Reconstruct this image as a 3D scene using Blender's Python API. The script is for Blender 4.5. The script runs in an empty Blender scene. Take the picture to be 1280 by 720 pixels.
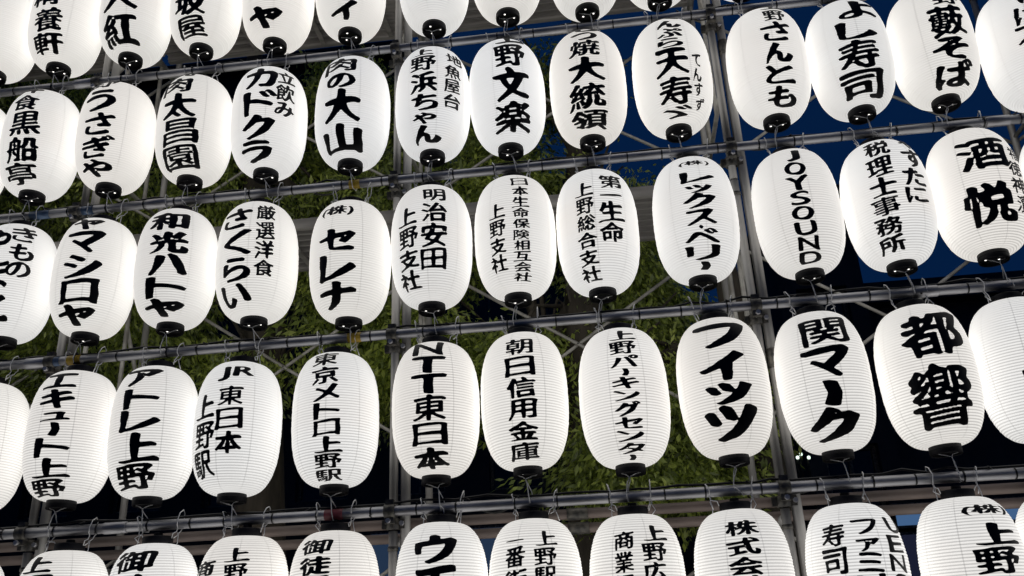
import bpy, math, random
import numpy as np
from mathutils import Vector, Matrix

scene = bpy.context.scene
col = scene.collection
rnd = random.Random(7)
EYE = 1.6                       # camera height above the ground, metres

# ------------------------------------------------------------------ camera
cam_data = bpy.data.cameras.new('camera')
cam_data.sensor_width = 36.0
cam_data.lens = 1112.86 / 1280 * 36.0
cam_data.clip_start = 0.05
cam_data.clip_end = 3000
cam = bpy.data.objects.new('camera', cam_data)
col.objects.link(cam)
right = Vector((0.99155142, 0.12339499, -0.03999314))
up = Vector((0.08406439, -0.37648586, 0.92260044))
fwd = Vector((-0.09878742, 0.91816778, 0.38367821))
m = Matrix((right, up, -fwd)).transposed().to_4x4()
m.translation = Vector((0, 0, EYE))
cam.matrix_world = m
scene.camera = cam

# ------------------------------------------------------------------ night sky
world = bpy.data.worlds.new('World')
scene.world = world
world.use_nodes = True
wn = world.node_tree
bg = wn.nodes['Background']
bg.inputs['Color'].default_value = (0.0012, 0.0112, 0.0465, 1)
bg.inputs['Strength'].default_value = 1.0
scene.view_settings.view_transform = 'Standard'
scene.view_settings.look = 'None'
scene.view_settings.exposure = 0.0
scene.view_settings.gamma = 1.0
scene.view_settings.use_curve_mapping = False

# ------------------------------------------------------------------ materials
def new_mat(name):
    mt = bpy.data.materials.new(name)
    mt.use_nodes = True
    nt = mt.node_tree
    return mt, nt, nt.nodes['Principled BSDF']

def N(nt, typ, **kw):
    n = nt.nodes.new(typ)
    for k, v in kw.items():
        setattr(n, k, v)
    return n

def mathn(nt, op, a, b=None, c=None):
    n = nt.nodes.new('ShaderNodeMath'); n.operation = op
    for i, x in enumerate((a, b, c)):
        if x is None: continue
        if isinstance(x, (int, float)): n.inputs[i].default_value = x
        else: nt.links.new(x, n.inputs[i])
    return n.outputs[0]

def noisy(name, c1, c2, rough=0.5, metal=0.0, scale=12, bump=0.0, stretch=(1, 1, 1), rough2=None, spec=0.5):
    mt, nt, p = new_mat(name)
    tc = N(nt, 'ShaderNodeTexCoord'); mp = N(nt, 'ShaderNodeMapping')
    mp.inputs['Scale'].default_value = stretch
    nt.links.new(tc.outputs['Object'], mp.inputs[0])
    nz = N(nt, 'ShaderNodeTexNoise'); nz.inputs['Scale'].default_value = scale; nz.inputs['Detail'].default_value = 6
    nt.links.new(mp.outputs[0], nz.inputs['Vector'])
    cr = N(nt, 'ShaderNodeValToRGB')
    cr.color_ramp.elements[0].position = 0.35; cr.color_ramp.elements[1].position = 0.68
    cr.color_ramp.elements[0].color = (*c1, 1); cr.color_ramp.elements[1].color = (*c2, 1)
    nt.links.new(nz.outputs['Fac'], cr.inputs[0]); nt.links.new(cr.outputs[0], p.inputs['Base Color'])
    p.inputs['Roughness'].default_value = rough; p.inputs['Metallic'].default_value = metal
    p.inputs['Specular IOR Level'].default_value = spec
    if rough2 is not None:
        mr = N(nt, 'ShaderNodeMapRange'); mr.inputs['To Min'].default_value = rough; mr.inputs['To Max'].default_value = rough2
        nt.links.new(nz.outputs['Fac'], mr.inputs['Value']); nt.links.new(mr.outputs[0], p.inputs['Roughness'])
    if bump:
        b = N(nt, 'ShaderNodeBump'); b.inputs['Strength'].default_value = bump; b.inputs['Distance'].default_value = 0.01
        nt.links.new(nz.outputs['Fac'], b.inputs['Height']); nt.links.new(b.outputs[0], p.inputs['Normal'])
    return mt

M_STEEL = noisy('galvanised_steel', (0.27, 0.27, 0.29), (0.56, 0.56, 0.58), 0.32, 0.8, 9, 0.15, (0.35, 1, 1), 0.6)
M_STEEL_V = noisy('weathered_upright_steel', (0.22, 0.215, 0.21), (0.46, 0.45, 0.435), 0.42, 0.45, 9, 0.2, (1, 1, 0.25), 0.7)
M_BRACE = noisy('dull_brace_steel', (0.26, 0.25, 0.23), (0.46, 0.45, 0.42), 0.55, 0.3, 14, 0.2)
M_DECK = noisy('scaffold_deck_steel', (0.12, 0.115, 0.11), (0.30, 0.285, 0.27), 0.6, 0.2, 10, 0.3, (0.2, 1, 1))
M_RUST = noisy('brown_stained_steel', (0.08, 0.062, 0.056), (0.24, 0.19, 0.17), 0.6, 0.15, 7, 0.3, (0.3, 1, 1))
M_CLAMP = noisy('clamp_steel', (0.05, 0.05, 0.05), (0.16, 0.15, 0.13), 0.5, 0.6, 30, 0.3)
M_WIRE = noisy('tie_wire_metal', (0.86, 0.86, 0.86), (0.95, 0.95, 0.95), 0.5, 0.35, 40)
M_BLACK = noisy('black_gloss_plastic', (0.004, 0.004, 0.006), (0.009, 0.009, 0.013), 0.5, 0.0, 20, 0.05, (1, 1, 1), 0.62, 0.25)
M_RUBBER = noisy('black_cable_rubber', (0.008, 0.008, 0.009), (0.02, 0.02, 0.02), 0.5, 0.0, 20)
M_INK = noisy('black_brush_ink', (0.004, 0.0045, 0.007), (0.009, 0.009, 0.013), 0.42, 0.0, 30, 0.0, (1, 1, 1), 0.6, 0.35)
M_TAPE_Y = noisy('yellow_tape', (0.42, 0.27, 0.02), (0.62, 0.42, 0.04), 0.5, 0.0, 40)
M_TAPE_R = noisy('red_tape', (0.20, 0.035, 0.05), (0.32, 0.06, 0.08), 0.5, 0.0, 40)
M_TAPE_B = noisy('blue_paint_band', (0.05, 0.09, 0.17), (0.10, 0.16, 0.27), 0.45, 0.1, 25)
M_GROUND = noisy('asphalt', (0.035, 0.035, 0.037), (0.065, 0.064, 0.062), 0.85, 0.0, 3, 0.4)
M_WALL = noisy('dark_render_wall', (0.02, 0.021, 0.024), (0.04, 0.04, 0.044), 0.85, 0.0, 0.6, 0.2)
M_WALL2 = noisy('charcoal_tiled_wall', (0.016, 0.018, 0.026), (0.03, 0.033, 0.045), 0.7, 0.0, 1.2, 0.2)
M_GLASS = noisy('dark_window_glass', (0.01, 0.013, 0.02), (0.02, 0.024, 0.034), 0.12, 0.0, 1)
M_BARK = noisy('bark', (0.022, 0.018, 0.013), (0.06, 0.05, 0.038), 0.9, 0.0, 14, 0.8, (1, 1, 0.2))

def leaf_mat(name, a, b, c):
    mt, nt, p = new_mat(name)
    tc = N(nt, 'ShaderNodeTexCoord')
    nz = N(nt, 'ShaderNodeTexNoise'); nz.inputs['Scale'].default_value = 1.7; nz.inputs['Detail'].default_value = 3
    n2 = N(nt, 'ShaderNodeTexWhiteNoise'); n2.noise_dimensions = '1D'
    at = N(nt, 'ShaderNodeAttribute'); at.attribute_name = 'leaf_id'
    nt.links.new(tc.outputs['Object'], nz.inputs['Vector']); nt.links.new(at.outputs['Fac'], n2.inputs['W'])
    s = mathn(nt, 'MULTIPLY_ADD', n2.outputs['Value'], 0.45, mathn(nt, 'MULTIPLY', nz.outputs['Fac'], 0.6))
    cr = N(nt, 'ShaderNodeValToRGB')
    e = cr.color_ramp.elements
    e[0].position = 0.2; e[0].color = (*a, 1); e[1].position = 0.85; e[1].color = (*c, 1)
    k = e.new(0.5); k.color = (*b, 1)
    nt.links.new(s, cr.inputs[0]); nt.links.new(cr.outputs[0], p.inputs['Base Color'])
    p.inputs['Roughness'].default_value = 0.45
    p.inputs['Specular IOR Level'].default_value = 0.5
    # thin leaves let light through
    tr = N(nt, 'ShaderNodeBsdfTranslucent'); mxs = N(nt, 'ShaderNodeAddShader'); out = nt.nodes['Material Output']
    nt.links.new(cr.outputs[0], tr.inputs['Color'])
    nt.links.new(p.outputs[0], mxs.inputs[0]); nt.links.new(tr.outputs[0], mxs.inputs[1]); nt.links.new(mxs.outputs[0], out.inputs['Surface'])
    return mt
M_LEAF = leaf_mat('night_foliage', (0.010, 0.016, 0.005), (0.11, 0.145, 0.03), (0.34, 0.39, 0.08))

def emit_mat(name, colr, strength, base=(0.05, 0.05, 0.05)):
    mt, nt, p = new_mat(name)
    p.inputs['Base Color'].default_value = (*base, 1)
    p.inputs['Emission Color'].default_value = (*colr, 1)
    p.inputs['Emission Strength'].default_value = strength
    mt.cycles.emission_sampling = 'NONE'
    return mt
M_HOLE = emit_mat('lit_vent_hole', (1.0, 0.96, 0.9), 2.2)
M_LAMP = emit_mat('far_lamp_glow', (0.8, 1.0, 0.85), 1.5)
M_SIGNBLUE = emit_mat('blue_lit_panel', (0.10, 0.22, 0.45), 0.5, (0.06, 0.1, 0.2))
M_SIGNDIM = emit_mat('dim_blue_shop_window', (0.05, 0.10, 0.20), 0.30, (0.04, 0.06, 0.1))

def paper_material():
    """Translucent white paper over thin hoops, lit from inside by its bulb."""
    mt, nt, p = new_mat('lit_lantern_paper')
    L = nt.links
    tc = N(nt, 'ShaderNodeTexCoord'); sp = N(nt, 'ShaderNodeSeparateXYZ'); L.new(tc.outputs['Object'], sp.inputs[0])
    x, y, z = sp.outputs
    rib = N(nt, 'ShaderNodeAttribute'); rib.attribute_name = 'rib'
    ang = mathn(nt, 'ARCTAN2', y, x)
    a8 = mathn(nt, 'MULTIPLY', ang, 8 / (2 * math.pi))
    fr = mathn(nt, 'ABSOLUTE', mathn(nt, 'SUBTRACT', mathn(nt, 'FRACT', mathn(nt, 'ADD', a8, 8.3)), 0.5))
    seam = N(nt, 'ShaderNodeMapRange'); seam.interpolation_type = 'SMOOTHSTEP'
    seam.inputs['From Min'].default_value = 0.0; seam.inputs['From Max'].default_value = 0.026
    seam.inputs['To Min'].default_value = 1; seam.inputs['To Max'].default_value = 0
    L.new(fr, seam.inputs['Value'])
    oi = N(nt, 'ShaderNodeObjectInfo')
    nz = N(nt, 'ShaderNodeTexNoise'); nz.noise_dimensions = '4D'; nz.inputs['Scale'].default_value = 5; nz.inputs['Detail'].default_value = 3
    L.new(tc.outputs['Object'], nz.inputs['Vector']); L.new(mathn(nt, 'MULTIPLY', oi.outputs['Random'], 37), nz.inputs['W'])
    nf = N(nt, 'ShaderNodeTexNoise'); nf.noise_dimensions = '4D'; nf.inputs['Scale'].default_value = 60; nf.inputs['Detail'].default_value = 4
    L.new(tc.outputs['Object'], nf.inputs['Vector']); L.new(mathn(nt, 'MULTIPLY', oi.outputs['Random'], 91), nf.inputs['W'])
    # bulb falloff painted into the emission: strongest at mid height, weaker at the ends
    zz = mathn(nt, 'MULTIPLY', z, 1 / 0.33)
    prof = mathn(nt, 'SUBTRACT', 1.0, mathn(nt, 'MULTIPLY', mathn(nt, 'POWER', mathn(nt, 'ABSOLUTE', zz), 3.0), 0.14))
    k = mathn(nt, 'MULTIPLY', prof, mathn(nt, 'SUBTRACT', 1.0, mathn(nt, 'MULTIPLY', rib.outputs['Fac'], RIB_DARK)))
    k = mathn(nt, 'MULTIPLY', k, mathn(nt, 'SUBTRACT', 1.0, mathn(nt, 'MULTIPLY', seam.outputs[0], 0.3)))
    k = mathn(nt, 'MULTIPLY', k, mathn(nt, 'MULTIPLY_ADD', nz.outputs['Fac'], 0.16, 0.92))
    k = mathn(nt, 'MULTIPLY', k, mathn(nt, 'MULTIPLY_ADD', nf.outputs['Fac'], 0.09, 0.955))
    k = mathn(nt, 'MULTIPLY', k, mathn(nt, 'MULTIPLY_ADD', oi.outputs['Random'], 0.10, 0.955))
    L.new(mathn(nt, 'MULTIPLY', k, PAPER_E), p.inputs['Emission Strength'])
    st = N(nt, 'ShaderNodeTexNoise'); st.noise_dimensions = '4D'; st.inputs['Scale'].default_value = 3.2; st.inputs['Detail'].default_value = 2
    L.new(tc.outputs['Object'], st.inputs['Vector']); L.new(mathn(nt, 'MULTIPLY', oi.outputs['Random'], 63), st.inputs['W'])
    mr = N(nt, 'ShaderNodeMapRange'); mr.inputs['From Min'].default_value = .52; mr.inputs['From Max'].default_value = .75; mr.inputs['To Max'].default_value = .5
    L.new(st.outputs['Fac'], mr.inputs['Value'])
    mx = N(nt, 'ShaderNodeMix'); mx.data_type = 'RGBA'; mx.blend_type = 'MIX'
    mx.inputs[7].default_value = (1, .945, .885, 1)
    # warm bulb glow painted into the emission colour around mid height
    gl = mathn(nt, 'POWER', 2.718, mathn(nt, 'MULTIPLY', mathn(nt, 'POWER', mathn(nt, 'MULTIPLY', mathn(nt, 'ADD', z, mathn(nt, 'MULTIPLY_ADD', oi.outputs['Random'], .1, -.05)), 7.5), 2.0), -1.0))
    sm = mathn(nt, 'ADD', mr.outputs[0], mathn(nt, 'MULTIPLY', gl, mathn(nt, 'MULTIPLY', mathn(nt, 'FRACT', mathn(nt, 'MULTIPLY', oi.outputs['Random'], 17.0)), .45)))
    L.new(sm, mx.inputs[0]); L.new(oi.outputs['Color'], mx.inputs[6]); L.new(mx.outputs[2], p.inputs['Emission Color'])
    p.inputs['Base Color'].default_value = (0.55, 0.54, 0.525, 1)
    p.inputs['Roughness'].default_value = 0.75
    p.inputs['Specular IOR Level'].default_value = 0.2
    mt.cycles.emission_sampling = 'NONE'
    return mt
RIB_DARK = 0.50
PAPER_E = 0.845
M_PAPER = paper_material()

# ------------------------------------------------------------------ helpers
class MB:
    """Collects geometry for one mesh."""
    def __init__(s): s.v = []; s.f = []; s.smooth = []
    def add(s, vs, fs, smooth=False):
        o = len(s.v); s.v += [tuple(v) for v in vs]; s.f += [tuple(i + o for i in f) for f in fs]; s.smooth += [smooth] * len(fs)
    def box(s, c, d, rot=None):
        x, y, z = (q / 2 for q in d)
        vs = [Vector((a * x, b * y, e * z)) for a in (-1, 1) for b in (-1, 1) for e in (-1, 1)]
        if rot is not None: vs = [rot @ v for v in vs]
        s.add([v + Vector(c) for v in vs], [(0, 1, 3, 2), (4, 6, 7, 5), (0, 4, 5, 1), (2, 3, 7, 6), (0, 2, 6, 4), (1, 5, 7, 3)])
    def tube(s, pts, r, n=6, caps=True):
        pts = [Vector(p) for p in pts]; k = len(pts)
        rs = r if isinstance(r, (list, tuple)) else [r] * k
        t = (pts[1] - pts[0]).normalized()
        u = t.orthogonal().normalized(); vs = []
        for i, p in enumerate(pts):
            a = pts[max(i - 1, 0)]; b = pts[min(i + 1, k - 1)]
            t2 = (b - a).normalized() if (b - a).length > 1e-9 else t
            u = (u - t2 * u.dot(t2)).normalized(); w = t2.cross(u)
            for j in range(n):
                an = 2 * math.pi * j / n
                vs.append(p + (u * math.cos(an) + w * math.sin(an)) * rs[i])
        fs = [(i * n + j, i * n + (j + 1) % n, (i + 1) * n + (j + 1) % n, (i + 1) * n + j) for i in range(k - 1) for j in range(n)]
        s.add(vs, fs, True)
        if caps: s.add([], []); o = len(s.v) - len(vs); s.f += [tuple(o + j for j in reversed(range(n))), tuple(o + (k - 1) * n + j for j in range(n))]; s.smooth += [False, False]
    def lathe(s, prof, n=24, smooth=True, c=(0, 0, 0)):
        vs = [(c[0] + r * math.cos(2 * math.pi * j / n), c[1] + r * math.sin(2 * math.pi * j / n), c[2] + z) for r, z in prof for j in range(n)]
        fs = [(i * n + j, i * n + (j + 1) % n, (i + 1) * n + (j + 1) % n, (i + 1) * n + j) for i in range(len(prof) - 1) for j in range(n)]
        s.add(vs, fs, smooth)
    def mesh(s, name, mat):
        me = bpy.data.meshes.new(name); me.from_pydata(s.v, [], s.f)
        me.polygons.foreach_set('use_smooth', s.smooth); me.materials.append(mat); me.update()
        return me

def link(name, me, parent=None, loc=(0, 0, 0), rot=(0, 0, 0)):
    o = bpy.data.objects.new(name, me); col.objects.link(o)
    o.location = loc; o.rotation_euler = rot
    if parent is not None: o.parent = parent
    return o
def tag(o, label, cat, group=None):
    o['label'] = label; o['category'] = cat
    if group: o['group'] = group
    return o
def thing(name, label, cat, loc=(0, 0, 0), group=None, rot=(0, 0, 0)):
    return tag(link(name, None, None, loc, rot), label, cat, group)
def struct(name, me, loc=(0, 0, 0)):
    o = link(name, me, None, loc); o['kind'] = 'structure'; return o
ORD = ['first', 'second', 'third', 'fourth', 'fifth', 'sixth', 'seventh', 'eighth', 'ninth', 'tenth', 'eleventh', 'twelfth', 'thirteenth', 'fourteenth']

# ------------------------------------------------------------------ ground
g = MB(); g.add([(-400, -400, 0), (400, -400, 0), (400, 800, 0), (-400, 800, 0)], [(0, 1, 2, 3)])
struct('ground', g.mesh('ground', M_GROUND))

YR = 4.2                                             # the rails' plane
RAIL_Z = [0.1585 * YR + EYE, 0.370 * YR + EYE, 0.5845 * YR + EYE, 0.7955 * YR + EYE, 1.0085 * YR + EYE]
POST_X = [-4.81, -2.94, -1.08, 0.75, 2.62, 4.49]
DECK_Z = [0.48, 2.19, 3.90, 5.61]
YF, YB = 4.272, 5.10                                 # front and back legs of the frames

# ------------------------------------------------------------------ scaffold frames
def frame_mesh_parts():
    h = 1.70
    leg = MB(); leg.tube([(0, 0, 0), (0, 0, h)], 0.0213, 12)
    pin = MB(); pin.tube([(0, 0, h - 0.09), (0, 0, h - 0.07)], 0.0255, 12)
    beam = MB(); beam.tube([(0, 0.02, h - 0.035), (0, YB - YF - 0.02, h - 0.035)], 0.0213, 10)
    inner = MB()
    for a in (0.22, YB - YF - 0.22): inner.tube([(0, a, 0.55), (0, a, h - 0.055)], 0.0136, 8)
    inner.tube([(0, 0.02, 0.55), (0, YB - YF - 0.02, 0.55)], 0.0136, 8)
    inner.tube([(0, 0.02, 1.1), (0, 0.22, h - 0.3)], 0.0136, 8)
    inner.tube([(0, YB - YF - 0.02, 1.1), (0, YB - YF - 0.22, h - 0.3)], 0.0136, 8)
    return leg.mesh('leg', M_STEEL_V), pin.mesh('joint_collar', M_CLAMP), beam.mesh('top_beam', M_STEEL_V), inner.mesh('inner_ladder', M_BRACE)
LEG, PIN, BEAM, INNER = frame_mesh_parts()
LEVEL = ['lowest', 'second', 'third', 'topmost']
SIDE = ['far left', 'left', 'centre left', 'centre right', 'right', 'far right']
for i, px in enumerate(POST_X):
    for k, z in enumerate(DECK_Z):
        t = thing('scaffold_upright', 'grey steel scaffold uprights behind the lanterns, %s line, %s lift' % (SIDE[i], LEVEL[k]), 'scaffold', (px, YF, z), 'scaffold uprights behind the lanterns')
        for a in (0, YB - YF):
            link('leg', LEG, t, (0, a, 0)); link('joint_collar', PIN, t, (0, a, 0))
        link('top_beam', BEAM, t); link('inner_ladder', INNER, t)
jk = MB(); jk.tube([(0, 0, 0.012), (0, 0, 0.48)], 0.017, 8); 
bp_ = MB(); bp_.box((0, 0, 0.006), (0.14, 0.14, 0.012))
JK, BP = jk.mesh('screw', M_CLAMP), bp_.mesh('base_plate', M_CLAMP)
for i, px in enumerate(POST_X):
    for k, yy in enumerate((YF, YB)):
        t = thing('screw_jack', 'steel screw jack under the %s scaffold leg of the %s line' % (('front', 'back')[k], SIDE[i]), 'screw jack', (px, yy, 0.0), 'screw jacks under the scaffold')
        link('screw', JK, t); link('base_plate', BP, t)
# extra upright pipes clamped beside the frame legs
for i, px in enumerate(POST_X):
    t = thing('support_pipe', 'tall round steel pipe beside the %s scaffold upright' % SIDE[i], 'pipe', (px + 0.056, YF + 0.012, 0), 'tall pipes beside the scaffold uprights')
    mb = MB(); mb.tube([(0, 0, 0), (0, 0, 7.4)], 0.0243, 14); link('pipe', mb.mesh('pipe', M_STEEL_V), t)
    for z in (2.9, 4.75, 6.4):
        mb = MB(); mb.lathe([(0.0245, z - 0.05), (0.029, z - 0.048), (0.029, z + 0.048), (0.0245, z + 0.05)], 14); link('sleeve', mb.mesh('sleeve', M_CLAMP), t)
# cross braces in the back plane
bl = 1.83; bh = 1.22
for i in range(len(POST_X) - 1):
    cx = (POST_X[i] + POST_X[i + 1]) / 2
    for k, z in enumerate(DECK_Z):
        t = thing('cross_brace', 'crossed pair of thin steel braces behind the lanterns, %s bay, %s lift' % (('outer left', 'left', 'middle', 'right', 'outer right')[i], LEVEL[k]), 'scaffold brace', (cx, YB, z + 1.15 if k else 1.63), 'crossed scaffold braces')
        for sgn in (-1, 1):
            mb = MB(); yo = 0.026 + 0.018 * (sgn + 1) / 2
            mb.tube([(-0.93, yo, -sgn * 0.62), (0.93, yo, sgn * 0.62)], 0.0108, 8); link('brace_tube', mb.mesh('brace_tube', M_BRACE), t)
        mb = MB(); mb.tube([(0, 0.012, 0), (0, 0.058, 0)], 0.006, 6); link('pivot_bolt', mb.mesh('pivot_bolt', M_CLAMP), t)
# decks of slatted steel planks
def deck_meshes():
    L = 1.80
    sl = MB()
    sl.add([(-L / 2, -.031, 0), (L / 2, -.031, 0), (L / 2, -.031, .004), (-L / 2, -.031, .004)], [])
    sl.box((0, 0, 0.035), (L, 0.060, 0.004)); sl.box((0, -0.028, 0.021), (L, 0.004, 0.028)); sl.box((0, 0.028, 0.021), (L, 0.004, 0.028))
    rail = MB(); rail.box((0, 0, 0.022), (L, 0.035, 0.060))
    cr = MB(); cr.box((0, 0, 0.001), (0.03, 0.52, 0.012))
    hk = MB(); hk.tube([(0, 0, 0.03), (0.03, 0, 0.04), (0.055, 0, 0.03), (0.06, 0, 0.0)], 0.010, 6)
    return [x.mesh(n, M_DECK) for x, n in ((sl, 'slat'), (rail, 'edge_rail'), (cr, 'cross_bar'), (hk, 'hook'))]
SLAT, EDGE, CROSS, HOOK = deck_meshes()
for k in (2, 3):
    for i in range(3):
        cx = (POST_X[i] + POST_X[i + 1]) / 2
        z = DECK_Z[k]
        t = thing('scaffold_plank', 'slatted steel scaffold plank seen from below, %s bay, %s deck' % (('outer left', 'left', 'middle', 'right', 'outer right')[i], (None, 'lowest', 'middle', 'upper')[k]), 'scaffold plank', (cx, 4.64, z), 'slatted steel scaffold planks')
        for a in (-0.275, 0.275): link('edge_rail', EDGE, t, (0, a, 0))
        for j in range(7): link('slat', SLAT, t, (0, -0.222 + j * 0.074, 0))
        for j in range(4): link('cross_bar', CROSS, t, (-0.72 + j * 0.48, 0, -0.008))
        for sx in (-1, 1):
            for a in (-0.2, 0.2): link('hook', HOOK, t, (sx * 0.9, a, 0), (0, 0, 0 if sx > 0 else math.pi))
# brown stained pipes lying under the lowest rail
for k, (yy, zz, lab) in enumerate(((4.335, 0.1435 * 4.335 + EYE, 'upper brown stained pipe running just below the lowest lantern rail'), (4.40, 0.128 * 4.40 + EYE, 'lower brown stained pipe behind the lowest lantern rail'))):
    mb = MB(); mb.tube([(-5.6 + 0.3 * k, 0, 0), (4.9, 0, 0)], 0.0243, 12)
    t = thing('ledger_pipe', lab, 'pipe', (0, yy, zz), 'brown pipes below the lowest rail'); link('pipe', mb.mesh('pipe', M_RUST), t)
    for x in (-3.6, -0.2, 1.9): 
        mb = MB(); mb.tube([(x - 0.05, 0, 0), (x + 0.05, 0, 0)], 0.029, 12); link('sleeve', mb.mesh('sleeve', M_CLAMP), t)

# ------------------------------------------------------------------ lantern rails
TIE = MB(); TIE.tube([(-0.0035, 0, 0), (0.0035, 0, 0)], 0.0262, 12); TIE.box((0, -0.0, 0.029), (0.008, 0.008, 0.008))
TIE = TIE.mesh('cable_tie', M_RUBBER)
def coupler_parts():
    a = MB(); a.lathe([(0.0250, -0.027), (0.034, -0.024), (0.034, 0.024), (0.0250, 0.027)], 12)
    a.box((0.045, 0, 0), (0.026, 0.03, 0.045)); a.box((-0.043, 0, 0), (0.022, 0.026, 0.04))
    b = MB(); b.tube([(0.048, -0.035, 0), (0.048, 0.032, 0)], 0.0065, 6); b.tube([(0.048, -0.04, 0), (0.048, -0.024, 0)], 0.012, 6)
    return a.mesh('collar', M_CLAMP), b.mesh('bolt', M_STEEL)
CL, BT = coupler_parts()
RAILN = ['lowest', 'fourth', 'third', 'second', 'topmost']
TAPES = [(-1.35, 0, 'R', .09), (-2.80, 1, 'Y', .075), (-1.275, 1, 'Y', .07), (-2.93, 1, 'B', .10), (-1.30, 2, 'Y', .06), (-3.15, 2, 'B', .12), (-2.86, 2, 'B', .07)]
for k, z in enumerate(RAIL_Z):
    t = thing('lantern_rail', 'long round steel rail crossing the picture, %s of the five' % RAILN[k], 'rail', (0, YR, z), 'steel rails the lanterns hang from')
    mb = MB(); mb.tube([(-5.6, 0, 0), (4.9, 0, 0)], 0.0243, 20); link('pipe', mb.mesh('pipe', M_STEEL), t)
    for x in np.arange(-4.6, 4.2, 0.228):
        link('cable_tie', TIE, t, (x + rnd.uniform(-.04, .04), 0, 0), (rnd.uniform(0, 6), 0, 0))
    for x in ((-3.02, 1.55) if k % 2 else (-2.45, 2.1)):
        mb = MB(); mb.tube([(x - 0.06, 0, 0), (x - 0.056, 0, 0), (x + 0.056, 0, 0), (x + 0.06, 0, 0)], [0.0255, 0.0285, 0.0285, 0.0255], 16); link('sleeve', mb.mesh('sleeve', M_STEEL), t)
    for x, kk, c, w in TAPES:
        if kk == k:
            mb = MB(); mb.tube([(x - w / 2, 0, 0), (x + w / 2, 0, 0)], 0.0252, 16)
            link('tape_band', mb.mesh('tape_band', {'R': M_TAPE_R, 'Y': M_TAPE_Y, 'B': M_TAPE_B}[c]), t)
    for i, px in enumerate(POST_X):
        c = link('coupler', CL, t, (px, 0, 0), (0, math.pi / 2, 0)); link('bolt', BT, c)
        c = link('coupler', CL, t, (px, YF - YR, -0.052)); link('bolt', BT, c)
    # power cable strung along the rail
    r2 = random.Random(k + 40)
    pts = []; x = -5.2; zz_ = 0.03
    while x < 4.8:
        pts.append((x, 0.010 + r2.uniform(-.006, .012), 0.033 + r2.uniform(-0.002, 0.006) if r2.random() < .6 else 0.030 + r2.uniform(-.004, .022)))
        x += r2.uniform(0.07, 0.16)
    tt = tag(link('power_cable', None, None, (0, YR, z)), 'black power cable tied loosely along the %s lantern rail' % RAILN[k], 'cable', 'black cables along the rails')
    mb = MB(); mb.tube(pts, 0.0058, 6); link('sheath', mb.mesh('sheath', M_RUBBER), tt)
    for j in range(7):
        x0 = -4.4 + j * 1.25 + r2.uniform(-.3, .3); L = r2.uniform(.25, .5); dp = r2.uniform(.02, .07)
        mb = MB(); mb.tube([(x0 + L * s, -0.012 + .045 * math.sin(math.pi * s), 0.036 - 4 * dp * s * (1 - s)) for s in [i_ / 10 for i_ in range(11)]], 0.0045, 5)
        link('loose_loop', mb.mesh('loose_loop', M_RUBBER), tt)

# ------------------------------------------------------------------ brush lettering
GN = 144
def edt(mask):
    n = mask.shape[0]; g_ = np.where(mask, 0.0, 1e6).astype(np.float32); idx = np.arange(n)
    Dm = (idx[:, None] - idx[None, :]).astype(np.float32) ** 2
    h = np.min(g_[None, :, :] + Dm[:, :, None], axis=1)
    return np.sqrt(np.min(h[:, None, :] + Dm[None, :, :], axis=2))
def blur(a, s):
    r = int(3 * s) + 1; k = np.exp(-.5 * (np.arange(-r, r + 1) / s) ** 2); k /= k.sum()
    n = a.shape[0]; a = np.pad(a, r, mode='edge')
    b = sum(k[i] * a[i:i + n, :] for i in range(2 * r + 1))
    return sum(k[i] * b[:, i:i + n] for i in range(2 * r + 1))
def gnoise(rng, s, amp):
    a = blur(rng.standard_normal((GN, GN)), s); return a / a.std() * amp
def outline(ch):
    cu = bpy.data.curves.new('t', 'FONT'); cu.body = ch; cu.size = 1; cu.resolution_u = 4; cu.fill_mode = 'FRONT'
    o = bpy.data.objects.new('t', cu); col.objects.link(o)
    me = o.to_mesh(); v = np.array([x.co[:2] for x in me.vertices]); me.calc_loop_triangles()
    t = np.array([x.vertices[:] for x in me.loop_triangles]); o.to_mesh_clear()
    bpy.data.objects.remove(o); bpy.data.curves.remove(cu)
    return v, t
LATIN = set('JOYSUNDRTE')
KEEP = set('ー一・ッャュィァゃ')
GC = {}
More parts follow.
